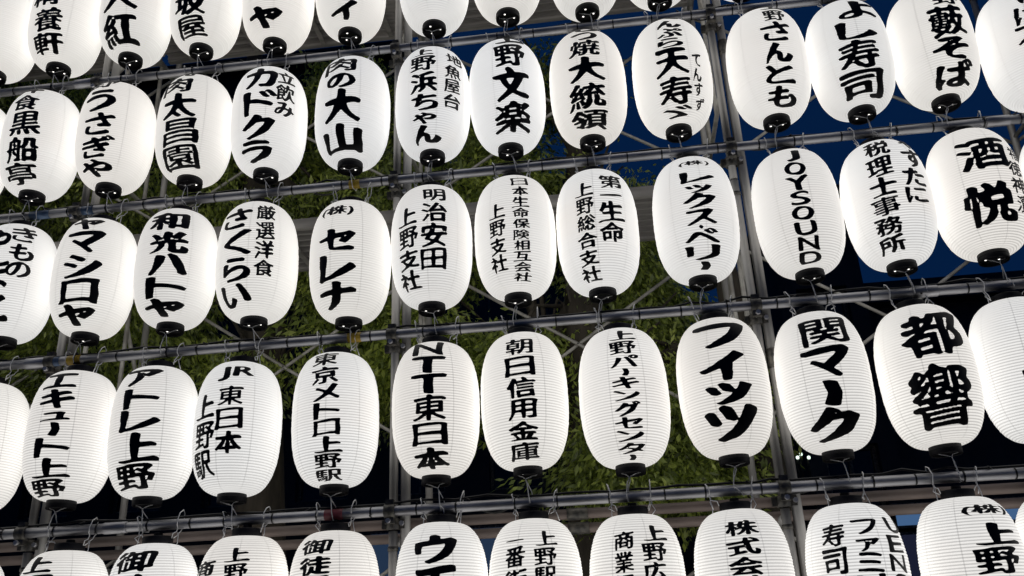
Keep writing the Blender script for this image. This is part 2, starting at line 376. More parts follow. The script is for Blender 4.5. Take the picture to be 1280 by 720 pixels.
def glyph(ch, weight, step):
    key = (ch, round(weight, 1), step)
    if key in GC: return GC[key]
    rng = np.random.default_rng(11 + ord(ch[0]) + 7 * len(ch))
    v, t = outline(ch)
    lo, hi = v.min(0), v.max(0)
    if ch in KEEP:
        c = np.array((0.5, 0.38)); p = (v - c) * 0.9
        if ch == 'ー':
            p = p[:, ::-1] * np.array((1, -1)); p = p * np.array((1.2, 1.0))
            p[:, 0] += 0.07 * np.cos(p[:, 1] * 4)
        elif ch in 'ッャュィァゃ': p = p * 1.18 + np.array((0, 0.06))
        elif ch == '・': p = p * 1.3
    else:
        c = (lo + hi) / 2; d = hi - lo
        sx = 0.77 / max(d[0], .5 if len(ch) == 1 else .1); sy = 0.77 / max(d[1], .5)
        if ch in LATIN: sx = .72 / max(d[0], .42); sy = .76 / d[1]
        p = (v - c) * np.array((sx, sy))
    if ch not in LATIN and ch != 'ー': p[:, 1] += (.12 if ch != '一' else .2) * p[:, 0]
    q = (p + .5) * GN - .5
    mk = np.zeros((GN, GN), bool)
    for a, b, cc in t:
        A, B, C = q[a], q[b], q[cc]
        x0 = max(int(min(A[0], B[0], C[0])), 0); x1 = min(int(max(A[0], B[0], C[0])) + 2, GN)
        y0 = max(int(min(A[1], B[1], C[1])), 0); y1 = min(int(max(A[1], B[1], C[1])) + 2, GN)
        if x1 <= x0 or y1 <= y0: continue
        Xg, Yg = np.meshgrid(np.arange(x0, x1), np.arange(y0, y1))
        ed = lambda P, Q: (Q[0] - P[0]) * (Yg - P[1]) - (Q[1] - P[1]) * (Xg - P[0])
        w0, w1, w2 = ed(A, B), ed(B, C), ed(C, A)
        mk[y0:y1, x0:x1] |= ((w0 >= -.2) & (w1 >= -.2) & (w2 >= -.2)) | ((w0 <= .2) & (w1 <= .2) & (w2 <= .2))
    # hand-made wobble
    wx, wy = gnoise(rng, GN * .16, GN * .015), gnoise(rng, GN * .16, GN * .015)
    Yi, Xi = np.mgrid[0:GN, 0:GN]
    mk = mk[np.clip(Yi + wy, 0, GN - 1).round().astype(int), np.clip(Xi + wx, 0, GN - 1).round().astype(int)]
    ink = mk.mean()
    dens = min(max((ink - .12) / .20, 0), 1)
    k = weight * GN * .036 * (1 - .66 * dens)
    if ch[0] in LATIN: k *= 1.05
    if len(ch) > 1: k *= .3 if ch[0] == '(' else .5; dens = .8 if ch[0] == '(' else dens
    # broad slanted nib pulled along every stroke
    # pressure eases towards the lower left, where sweeping strokes leave the paper
    ease = np.clip(-(Xi / GN - .5) - (Yi / GN - .5), 0, 1) * (0 if ch[0] in LATIN or ch == 'ー' else 1 - .6 * dens)
    press = 1.12 - .95 * ease
    nb = mk.copy(); kk = int(math.ceil(k * 1.12))
    for j in range(-kk, kk + 1):
        f_ = min(1, k * 1.12 / max(kk, 1)); dx = int(round(j * .95 * f_)); dy = int(round(-j * .5 * f_))
        nb |= np.roll(np.roll(mk, dx, 1), dy, 0) & (abs(j) * f_ <= k * press + .3)
    off = weight * GN * .015 * (1 - .6 * dens) * press - GN * .012 * np.clip(ease * 2 - .25, 0, 1) + gnoise(rng, GN * .07, GN * .0065 * weight)
    d = blur(edt(nb) - edt(~nb), 2.1) - off
    # keep the white gaps between strokes open
    db = edt(mk); mx = db.copy()
    for a in range(-8, 9, 2):
        for b in range(-8, 9, 2):
            if a * a + b * b <= 68: mx = np.maximum(mx, np.roll(np.roll(db, a, 0), b, 1))
    lim = GN * .062
    gap = (db - .52 * mx) * 1.0 - 14.0 * np.clip(mx / lim - .85, 0, 1)
    gap = np.where(mx > 1.9, gap, -3)
    d = np.maximum(d, blur(gap, .8))
    d[:3] = 3; d[-3:] = 3; d[:, :3] = 3; d[:, -3:] = 3
    # marching squares
    F = d[::step, ::step]; n = F.shape[0]
    V = []; idx = {}; faces = []
    def vid(kx):
        if kx not in idx:
            idx[kx] = len(V)
            if len(kx) == 2: V.append((kx[0] * step / GN - .5, kx[1] * step / GN - .5))
            else:
                x0, y0, x1, y1 = kx; a, b = F[y0, x0], F[y1, x1]; tt = a / (a - b)
                V.append(((x0 + (x1 - x0) * tt) * step / GN - .5, (y0 + (y1 - y0) * tt) * step / GN - .5))
        return idx[kx]
    inside = F < 0
    anyc = inside[:-1, :-1] | inside[1:, :-1] | inside[:-1, 1:] | inside[1:, 1:]
    for yy, xx in zip(*np.nonzero(anyc)):
        yy = int(yy); xx = int(xx)
        cs = [(xx, yy), (xx + 1, yy), (xx + 1, yy + 1), (xx, yy + 1)]
        poly = []
        for j in range(4):
            a, b = cs[j], cs[(j + 1) % 4]; ia, ib = inside[a[1], a[0]], inside[b[1], b[0]]
            if ia: poly.append(vid(a))
            if ia != ib:
                e = (a + b) if a < b else (b + a); poly.append(vid(e))
        if len(poly) >= 3: faces.append(poly)
    GC[key] = (np.array(V).reshape(-1, 2), faces)
    return GC[key]

# ------------------------------------------------------------------ lantern body
LR, LH, LRC = 0.212, 0.655, 0.066
def lr(t):
    t = np.asarray(t, float)
    return np.where(t > 0, LRC + (LR - LRC) * np.clip(1 - np.abs(t) ** 2.6, 0, 1) ** (1 / 2.4), LRC + (LR - LRC) * np.clip(1 - np.abs(t) ** 2.5, 0, 1) ** (1 / 2.3))
_t = np.linspace(-1, 1, 4001); _z = _t * LH / 2; _r = lr(_t)
_s = np.r_[0, np.cumsum(np.hypot(np.diff(_z), np.diff(_r)))]; _s -= np.interp(0, _z, _s)
def on_meridian(s): return np.interp(s, _s, _z), np.interp(s, _s, _r)
SMIN, SMAX = _s[0] + .012, _s[-1] - .012

def body_mesh(seed):
    rg = random.Random(seed)
    ribs, sub, seg = 60, 3, 64
    nr = ribs * sub + 1
    s = np.linspace(_s[0], _s[-1], nr)
    z, r = on_meridian(s)
    rib = np.array([1.0 if i % sub == 0 else 0.0 for i in range(nr)])
    bulge = np.array([math.sin(math.pi * (i % sub) / sub) for i in range(nr)]) * 0.0019
    th = np.arange(seg) * 2 * math.pi / seg
    a1, a2, a3 = (rg.uniform(0, 6.28) for _ in range(3))
    jit = np.repeat([rg.uniform(-.0008, .0008) for _ in range(ribs + 1)], sub)[:nr]
    R = (r + bulge + jit)[:, None] * (1 + .006 * np.sin(2 * th + a1)[None] + .004 * np.sin(z * rg.uniform(5, 11) + a2)[:, None] + .004 * np.sin(3 * th + a2)[None] * np.cos(z * 6)[:, None])
    zz = z[:, None] + .0012 * np.sin(th + a3)[None] * np.ones_like(R)
    V = np.stack([R * np.cos(th), R * np.sin(th), zz], -1).reshape(-1, 3)
    fs = [(i * seg + j, i * seg + (j + 1) % seg, (i + 1) * seg + (j + 1) % seg, (i + 1) * seg + j) for i in range(nr - 1) for j in range(seg)]
    me = bpy.data.meshes.new('paper_body'); me.from_pydata(V.tolist(), [], fs)
    me.polygons.foreach_set('use_smooth', [True] * len(fs))
    at = me.attributes.new('rib', 'FLOAT', 'POINT'); at.data.foreach_set('value', np.repeat(rib, seg))
    me.materials.append(M_PAPER); me.update()
    return me
BODY = [body_mesh(i) for i in range(9)]

cu_, cb_ = MB(), MB()
cb_.lathe([(LRC + .001, .008), (LRC + .004, .004), (LRC + .004, -.036), (LRC + .002, -.040), (LRC - .005, -.040), (LRC - .006, -.036), (LRC - .006, -.022), (.0, -.022)], 28)
cb_.lathe([(LRC + .0042, -.014), (LRC + .0052, -.0145), (LRC + .0052, -.018), (LRC + .0042, -.0185)], 28)
cu_.lathe([(LRC + .001, -.008), (LRC + .004, -.004), (LRC + .004, .034), (LRC + .002, .038), (LRC - .005, .038), (LRC - .006, .034), (LRC - .006, .016), (.0, .016)], 28)
TOPC, BOTC = cu_.mesh('top_collar', M_BLACK), cb_.mesh('bottom_collar', M_BLACK)
hb = MB(); hb.lathe([(0.0055, 0), (0.0042, -0.0008), (0.0001, -0.001)], 10); HOLE = hb.mesh('vent_hole', M_HOLE)
sk = MB(); sk.lathe([(0.0001, .060), (.020, .058), (.021, .05), (.021, .016)], 12); SOCK = sk.mesh('lamp_socket', M_BLACK)

ZR_ = 0.427                                             # rail centre above the lantern's middle
ZB_ = ZR_ - 0.892
def hang_wire(sgn, seed):
    q = random.Random(seed); mb = MB(); e = q.uniform(.075, .112) * sgn; top = ZR_
    j = lambda a=.004: q.uniform(-a, a)
    n = 9; ring = []; st_ = 1 + max(0, q.uniform(-.3, 1.1)); ly = q.uniform(0, .02) * sgn
    for i in range(n):
        a = math.radians(-70 + 320 * i / (n - 1)); rr = .0285 + q.uniform(0, .004)
        ring.append((e + j(.003) + .008 * i / n + ly * max(0, math.sin(a)), -rr * math.cos(a), top + rr * math.sin(a) * (st_ if math.sin(a) > 0 else 1)))
    st = [(sgn * (LRC + .003), 0, LH / 2 + .028), (sgn * (LRC + .012), -.008, LH / 2 + .05), (e * .97, -.02, top - .045)]
    mb.tube(st + ring + [(e + .006, .004, top - .042), (e + .004, -.012, top - .052)], .0026, 5)
    if q.random() < .9:
        tl = q.uniform(.04, .12)
        mb.tube([(e + .004, -.012, top - .050), (e + .010 + j(.01), -.022, top - .055 - tl * .4), (e + .006 + j(.02), -.03 + j(.01), top - .055 - tl)], .0023, 5)
    mb.tube([(e, -.012, top - .050), (e + j(.012), -.03, top - .064), (e - .012 * sgn + j(), -.026, top - .072 - q.uniform(0, .03))], .0023, 5)
    return mb.mesh('hanging_wire', M_WIRE)
def tie_wire(seed):
    q = random.Random(seed + 99); mb = MB(); b = -LH / 2 - .036; j = lambda a=.004: q.uniform(-a, a)
    cx = j(.014); kz = b - .012 - q.uniform(0, .012)
    mb.tube([(-.048, -.02, b + .002), (-.025, -.022, b - .006), (cx, -.024, kz)], .0023, 5)
    mb.tube([(.046, -.016, b + .002), (.02, -.02, b - .005), (cx, -.024, kz)], .0023, 5)
    ex = cx + q.uniform(-.02, .03)
    a0 = (cx, -.024, kz); dz = ZB_
    mb.tube([a0, ((cx + ex) / 2 - .004, -.026, (kz + dz) / 2 + .02), (ex - .008, -.031, dz + .006), (ex - .004, -.02, dz - .026), (ex + .004, .02, dz - .024), (ex + .006, .031, dz + .004), (ex + .002, .016, dz + .032), (cx + .004, -.022, kz - .012), a0], .0025, 5)
    if q.random() < .7:
        mb.tube([(ex - .005, -.03, dz - .004), (ex + .012, -.034, dz - .022), (ex + .02 + j(.02), -.036, dz - .05)], .002, 5)
    return mb.mesh('tie_wire', M_WIRE)
HW = [[hang_wire(s, 5 + i * 2 + (s > 0)) for s in (-1, 1)] for i in range(7)]
TW = [tie_wire(i) for i in range(7)]

TABLE = [
('A',0,-3.639,3.819,[]),
('A',1,-3.205,3.806,[('精養軒', (-0.105, 0.086, 0.105), 0.161, -0.125, -0.343, 0.195, None, 0)]),
('A',2,-2.744,3.815,[('大紅', (-0.057, 0.063, 0.009), 0.123, -0.146, -0.356, 0.221, None, 0)]),
('A',3,-2.288,3.824,[('松坂屋', (-0.199, -0.021, -0.052), 0.162, -0.147, -0.377, 0.209, None, 0)]),
('A',4,-1.821,3.799,[('ヤ', (0.038, -0.02, -0.167), -0.183, -0.266, -0.342, 0.228, None, 0)]),
('A',5,-1.363,3.817,[('イ', (0.049, 0.027, -0.05), -0.219, -0.29, -0.362, 0.176, None, 0)]),
('A',6,-0.843,3.795,[]),
('A',7,-0.402,3.818,[]),
('A',8,0.057,3.786,[]),
('A',9,0.478,3.808,[]),
('A',10,0.950,3.808,[]),
('A',11,1.420,3.808,[]),
('B',-1,-3.680,2.913,[]),
('B',0,-3.229,2.923,[('食黒船亭', (0.051, 0.183, 0.111), 0.235, -0.099, -0.369, 0.189, (0.65, 1, 1.05, 1.05), '洋')]),
('B',1,-2.757,2.917,[('うさぎや', (-0.04, 0.096, 0.011), 0.22, -0.11, -0.376, 0.188, None, '野')]),
('B',2,-2.270,2.911,[('肉太昌園', (-0.15, 0.051, 0.064), 0.253, -0.081, -0.359, 0.218, (0.7, 1, 1, 1.05), '焼')]),
('B',3,-1.821,2.908,[('カドクラ', (0.057, 0.099, 0.007), 0.282, -0.082, -0.353, 0.195, None, 0), ('立飲み', (0.819, 0.766, 0.756), 0.268, 0.076, -0.074, 0.121, (0.8, 1, 0.9), 0)]),
('B',4,-1.326,2.913,[('肉の大山', (-0.108, -0.005, -0.015), 0.281, -0.082, -0.349, 0.221, (0.7, 0.6, 1.35, 1.3), 0)]),
('B',5,-0.858,2.916,[('上野浜ちゃん', (-0.094, -0.02, -0.038), 0.274, -0.081, -0.361, 0.165, (0.5, 0.9, 1.2, 1, 0.7, 1.2), 0), ('地魚屋台', (0.846, 0.724, 0.723), 0.256, 0.047, -0.149, 0.117, None, 0)]),
('B',6,-0.432,2.911,[('野文楽', (0.226, 0.212, 0.232), 0.227, -0.084, -0.329, 0.208, (0.8, 1.1, 1.15), '上')]),
('B',7,0.023,2.911,[('つ焼大統領', (-0.008, -0.024, -0.057), 0.251, -0.104, -0.389, 0.213, (0.4, 0.75, 1.2, 1.3, 1.2), 'も')]),
('B',8,0.488,2.922,[('んぷら天寿ゞ', (-0.043, -0.054, -0.041), 0.263, -0.083, -0.347, 0.195, (0.45, 0.45, 0.45, 1.3, 1.4, 0.65), 'て'), ('てんすず', (0.586, 0.567, 0.704), 0.036, -0.153, -0.305, 0.06, None, 0)]),
('B',9,1.008,2.922,[('野さんとも', (0.158, 0.068, 0.092), 0.252, -0.094, -0.358, 0.162, (0.6, 0.95, 1, 1, 1.2), '上')]),
('B',10,1.443,2.919,[('よし寿司', (0.106, -0.058, -0.098), 0.272, -0.075, -0.374, 0.224, (1, 0.85, 1.3, 1.3), 0)]),
('B',11,1.878,2.936,[('野藪そば', (0.181, 0.046, 0.083), 0.225, -0.101, -0.353, 0.202, (0.6, 1.35, 1, 1.25), '上')]),
('B',12,2.340,2.870,[('けはス', (-0.011, -0.221, -0.344), 0.269, 0.076, -0.095, 0.146, None, 0)]),
('C',-2,-3.700,2.027,[]),
('C',-1,-3.241,2.033,[('きもの', (0.715, 0.703, 0.699), 0.298, 0.106, -0.047, 0.131, None, 0), ('やまと', (0.055, 0.213, 0.229), 0.276, -0.034, -0.3, 0.142, None, 0)]),
('C',0,-2.758,2.018,[('ヤマシロヤ', (0.159, 0.245, 0.201), 0.316, -0.052, -0.342, 0.205, (0.7, 1, 1.1, 1.1, 1.15), 0)]),
('C',1,-2.287,2.030,[('和光ハトヤ', (0.163, 0.236, 0.211), 0.276, -0.067, -0.359, 0.225, None, 0)]),
('C',2,-1.829,2.024,[('さくらい', (-0.244, -0.131, -0.233), 0.269, -0.05, -0.323, 0.169, None, 0), ('厳選洋食', (0.554, 0.545, 0.555), 0.288, 0.037, -0.165, 0.11, None, 0)]),
('C',3,-1.311,1.978,[('(株)', (-0.16, -0.106, -0.078), 0.274, 0.218, 0.173, 0.201, None, 0), ('セレナ', (-0.074, -0.04, -0.096), 0.128, -0.112, -0.329, 0.202, None, 0)]),
('C',4,-0.870,2.023,[('明治安田', (0.283, 0.263, 0.253), 0.278, 0.008, -0.211, 0.143, (0.75, 0.95, 1.2, 1.1), 0), ('上野支社', (-0.444, -0.38, -0.47), 0.167, -0.089, -0.307, 0.126, None, 0)]),
('C',5,-0.422,2.032,[('日本生命保険相互会社', (0.27, 0.247, 0.27), 0.286, -0.05, -0.319, 0.093, None, 0), ('上野支社', (-0.341, -0.329, -0.382), 0.123, -0.082, -0.264, 0.097, None, 0)]),
('C',6,0.008,2.021,[('第一生命', (0.449, 0.374, 0.35), 0.263, 0.034, -0.153, 0.142, (0.9, 0.6, 1.1, 1.2), 0), ('上野総合支社', (-0.265, -0.247, -0.314), 0.214, -0.085, -0.344, 0.106, None, 0)]),
('C',7,0.513,2.040,[('(株)', (0.062, 0.037, 0.018), 0.271, 0.239, 0.212, 0.172, None, 0), ('レックス・ベリー', (0.044, 0.003, -0.0), 0.194, -0.099, -0.363, 0.174, (1.1, 0.75, 1.3, 1.25, 0.3, 1.2, 1.25, 0.85), 0)]),
('C',8,1.025,2.028,[('JOYSOUND', (-0.081, -0.117, -0.103), 0.294, -0.059, -0.36, 0.113, None, 0)]),
('C',9,1.469,2.030,[('税理士事務所', (-0.3, -0.36, -0.436), 0.305, -0.049, -0.329, 0.135, None, 0), ('すたに', (0.571, 0.427, 0.368), 0.218, 0.044, -0.1, 0.129, None, 'や')]),
('C',10,1.904,2.045,[('酒 悦', (-0.033, -0.143, -0.202), 0.238, -0.03, -0.256, 0.239, (1, 0.28, 1.15), 0), ('福徳神漬', (0.773, 0.591, 0.645), 0.182, -0.012, -0.201, 0.102, None, 0)]),
('C',11,2.360,2.029,[]),
('D',-2,-3.700,1.126,[]),
('D',-1,-3.246,1.116,[]),
('D',0,-2.752,1.139,[('エキュート上野', (0.043, 0.155, 0.091), 0.309, -0.043, -0.354, 0.189, (1, 1.1, 0.65, 0.8, 1.1, 1.1, 1.2), 0)]),
('D',1,-2.309,1.128,[('アトレ上野', (0.071, 0.144, 0.09), 0.311, -0.032, -0.326, 0.198, (1, 1, 1.1, 1.4, 1.4), 0)]),
('D',2,-1.865,1.117,[('JR', (0.236, 0.275, 0.298), 0.3, 0.239, 0.189, 0.184, None, 0), ('東日本', (0.186, 0.211, 0.222), 0.181, -0.002, -0.172, 0.137, None, 0), ('上野駅', (-0.462, -0.381, -0.48), 0.147, -0.076, -0.28, 0.132, None, 0)]),
('D',3,-1.360,1.127,[('東京メトロ上野駅', (-0.006, 0.103, 0.121), 0.325, -0.052, -0.396, 0.143, None, 0)]),
('D',4,-0.853,1.141,[('NTT東日本', (-0.022, 0.046, 0.058), 0.332, -0.036, -0.342, 0.174, (0.8, 0.8, 0.9, 1.2, 1.1, 1.2), 0)]),
('D',5,-0.414,1.152,[('朝日信用金庫', (0.023, 0.035, 0.026), 0.283, -0.045, -0.338, 0.149, None, 0)]),
('D',6,0.067,1.133,[('上野パーキングセンター', (0.054, 0.044, 0.061), 0.306, -0.052, -0.393, 0.136, (1, 1.1, 1, 0.6, 1, 0.9, 1.1, 1, 1, 1, 0.7), 0)]),
('D',7,0.541,1.147,[('フィッツ', (-0.021, -0.043, -0.041), 0.29, -0.028, -0.302, 0.24, (1, 0.95, 0.85, 1.3), 0)]),
('D',8,1.006,1.139,[('関マーク', (-0.014, -0.12, -0.197), 0.283, -0.041, -0.327, 0.231, (1.05, 1, 0.9, 1.2), 0)]),
('D',9,1.473,1.132,[('都 響', (0.032, -0.09, -0.149), 0.279, -0.023, -0.284, 0.292, (1, 0.1, 1.25), 0)]),
('D',10,1.911,1.131,[('上野', (0.334, 0.094, 0.022), 0.275, -0.027, -0.3, 0.25, None, 0)]),
('E',-1,-3.220,0.240,[]),
('E',0,-2.681,0.236,[('上野駅', (-0.266, -0.048, 0.022), 0.311, 0.161, 0.037, 0.171, None, 0)]),
('E',1,-2.220,0.244,[('御徒町', (-0.093, 0.027, 0.05), 0.312, 0.116, -0.052, 0.202, None, 0)]),
('E',2,-1.780,0.256,[('上野中通', (0.188, 0.228, 0.243), 0.278, 0.11, -0.042, 0.12, None, 0), ('商店街', (-0.674, -0.523, -0.482), 0.225, 0.091, -0.031, 0.161, None, 0)]),
('E',3,-1.337,0.253,[('御徒町駅', (-0.198, -0.145, -0.168), 0.304, 0.117, -0.045, 0.166, None, 0)]),
('E',4,-0.832,0.264,[('ウエノ', (0.047, 0.065, 0.061), 0.28, 0.04, -0.177, 0.203, None, 0)]),
('E',5,-0.402,0.254,[('上野駅前', (0.352, 0.306, 0.29), 0.277, 0.106, -0.047, 0.113, None, 0), ('一番街', (-0.374, -0.332, -0.327), 0.253, 0.123, 0.004, 0.111, (0.5, 1.1, 1.1), 0)]),
('E',6,0.054,0.250,[('上野広小路', (0.442, 0.35, 0.321), 0.281, 0.067, -0.124, 0.12, None, 0), ('商業組合', (-0.254, -0.272, -0.316), 0.258, 0.062, -0.118, 0.099, None, 0)]),
('E',7,0.521,0.244,[('株式会社', (-0.048, -0.065, -0.074), 0.284, 0.112, -0.042, 0.155, None, 0)]),
('E',8,1.002,0.240,[('UENO', (0.844, 0.665, 0.657), 0.273, 0.099, -0.05, 0.108, None, 0), ('ファミリー', (0.077, 0.027, 0.013), 0.261, 0.055, -0.133, 0.116, (1, 0.8, 1.2, 1, 1), 0), ('寿司', (-0.619, -0.615, -0.636), 0.247, 0.129, 0.019, 0.116, None, 0)]),
('E',9,1.483,0.240,[('(株)', (0.382, 0.262, 0.19), 0.302, 0.262, 0.228, 0.229, None, 0), ('上野', (0.254, 0.178, 0.141), 0.217, 0.102, -0.006, 0.204, None, 0)]),
('E',10,1.900,0.238,[]),
]
ROWN = {'A': 'top', 'B': 'second', 'C': 'third', 'D': 'fourth', 'E': 'bottom'}
NUM = ['no', 'one', 'two', 'three', 'four', 'five', 'six', 'seven', 'eight', 'nine', 'ten', 'eleven']

def lettering(root, spec, seed):
    txt, (pa, pb, pc), s0, sm, s1, w, wt, pre = spec
    q = random.Random(seed)
    cells = [txt] if txt in ('(株)', 'JR') else list(txt)
    wt = list(wt) if wt else [1.0] * len(cells)
    s1 = max(s1, -.352); s0 = min(s0, .325) - (0 if pre else .010); tot = sum(wt); fr = 0.0
    if pre: cells = [pre] + cells; wt = [0.7] + wt; fr = -.7 / tot
    s_at = lambda f: s0 * 2 * (f - .5) * (f - 1) - 4 * sm * f * (f - 1) + s1 * 2 * f * (f - .5)
    def p_at(f):
        f = min(max(f, 0.03), .97); u = (f - .5) / .38
        return pb + (pc - pa) / 2 * u + (pa + pc - 2 * pb) / 2 * u * u
    weight = min(max(.42 + w * 3.8, .72), 1.35)
    if txt == 'JOYSOUND': weight = 1.15
    step = 2 if w > .21 else 3 if w > .12 else 4
    V = []; F = []
    for ch, k in zip(cells, wt):
        if ch == ' ': fr += k / tot; continue
        df = k / tot; sa = s_at(max(fr, 0)) - (s_at(.02) - s_at(0)) * 50 * min(fr, 0) * -1 if fr < 0 else s_at(fr)
        sb = s_at(fr + df); h = sa - sb; sc = (sa + sb) / 2
        phi = p_at(fr + df / 2); fr += df
        gv, gf = glyph(ch, weight, step)
        if not len(gv): continue
        wc = w * (1.0 if k >= .9 or ch in LATIN or len(ch) > 1 else (.55 + .45 * k)) * q.uniform(.97, 1.05) * 1.10
        hh = h * (1.16 if V else 1.05) * q.uniform(.97, 1.03)
        if ch == '・': wc = .06; hh = .06
        x = gv[:, 0] * wc; y = gv[:, 1] * hh
        an = q.uniform(-.03, .03); x, y = x * math.cos(an) - y * math.sin(an), x * math.sin(an) + y * math.cos(an)
        sv = sc + y
        ok = (sv < SMAX) & (sv > SMIN)
        z, r = on_meridian(np.clip(sv, SMIN, SMAX))
        z2, r2 = on_meridian(np.clip(sv + .002, SMIN, SMAX + .004)); nz_ = -(r2 - r); nr_ = (z2 - z) + 1e-6
        ln = np.hypot(nz_, nr_); nz_ /= ln; nr_ /= ln
        a = phi + x / np.maximum(r, .13)
        # 5 mm of clearance keeps the ink above the ribs
        rr = r + nr_ * .0064; z = z + nz_ * .0064
        o = len(V)
        V += np.stack([rr * np.sin(a), -rr * np.cos(a), z], -1).tolist()
        F += [tuple(i + o for i in f) for f in gf if all(ok[i] for i in f)]
    if not F: return
    me = bpy.data.meshes.new('lettering'); me.from_pydata(V, [], F)
    me.polygons.foreach_set('use_smooth', [True] * len(F)); me.materials.append(M_INK); me.update()
    link('lettering', me, root)

TINTS = [(1, .975, .93), (1, .97, .915), (1, .98, .94), (.99, .98, .955), (1, .96, .90), (1, .975, .925)]
order = {}
for n_, (row, idx, lx, lz, texts) in enumerate(TABLE):
    o_ = order[row] = order.get(row, -1) + 1
    q = random.Random(n_ * 13 + 5)
    nch = [len(t[0].replace(' ', '')) for t in texts]
    if not texts: look = 'blank white paper lantern'
    elif any(t[0] in ('JOYSOUND', 'UENO') for t in texts): look = 'white lantern with Latin capitals running down'
    elif texts[0][0][:2] == 'NT' or texts[0][0] == 'JR': look = 'white lantern headed by Latin capitals'
    elif texts[0][0] == '(株)': look = 'white lantern headed by a bracketed character'
    elif len(texts) == 2 and texts[1][5] < .8 * texts[0][5]: look = 'white lantern with bold and small columns'
    elif len(texts) == 2: look = 'white lantern with two character columns'
    elif texts[0][5] > .22: look = 'white lantern with very large thick characters'
    elif max(nch) >= 6: look = 'white lantern with one long character column'
    elif texts[0][5] > .195: look = 'white lantern with bold brush characters'
    else: look = 'white lantern with one character column'
    lab = '%s, %s from left, %s row' % (look, ORD[o_], ROWN[row])
    t = thing('paper_lantern', lab, 'lantern', (lx, YR, lz + EYE), 'white paper lanterns hung in rows', (q.uniform(-.014, .014), q.uniform(-.018, .018), 0))
    b = link('paper_body', BODY[(n_ * 4) % 9], t, (0, 0, 0), (0, 0, q.uniform(0, 6.28)))
    tint = list(TINTS[q.randrange(6)])
    if row == 'B' and idx in (4, 5, 6): tint = [.98, .98, .975]
    b.color = (*tint, 1)
    link('top_collar', TOPC, t, (0, 0, LH / 2)); link('lamp_socket', SOCK, t, (0, 0, LH / 2))
    c = link('bottom_collar', BOTC, t, (0, 0, -LH / 2), (0, 0, 0))
    a0 = q.uniform(-.5, .5)
    for j in range(3):
        a = -math.pi / 2 + a0 + j * 2 * math.pi / 3
        link('vent_hole', HOLE, c, (.036 * math.cos(a), .036 * math.sin(a), -.0225))
    hw = HW[q.randrange(7)]
    link('hanging_wire', hw[0], t); link('hanging_wire', HW[q.randrange(7)][1], t)
    link('tie_wire', TW[q.randrange(7)], t)
    for i, sp_ in enumerate(texts): lettering(t, sp_, n_ * 10 + i)

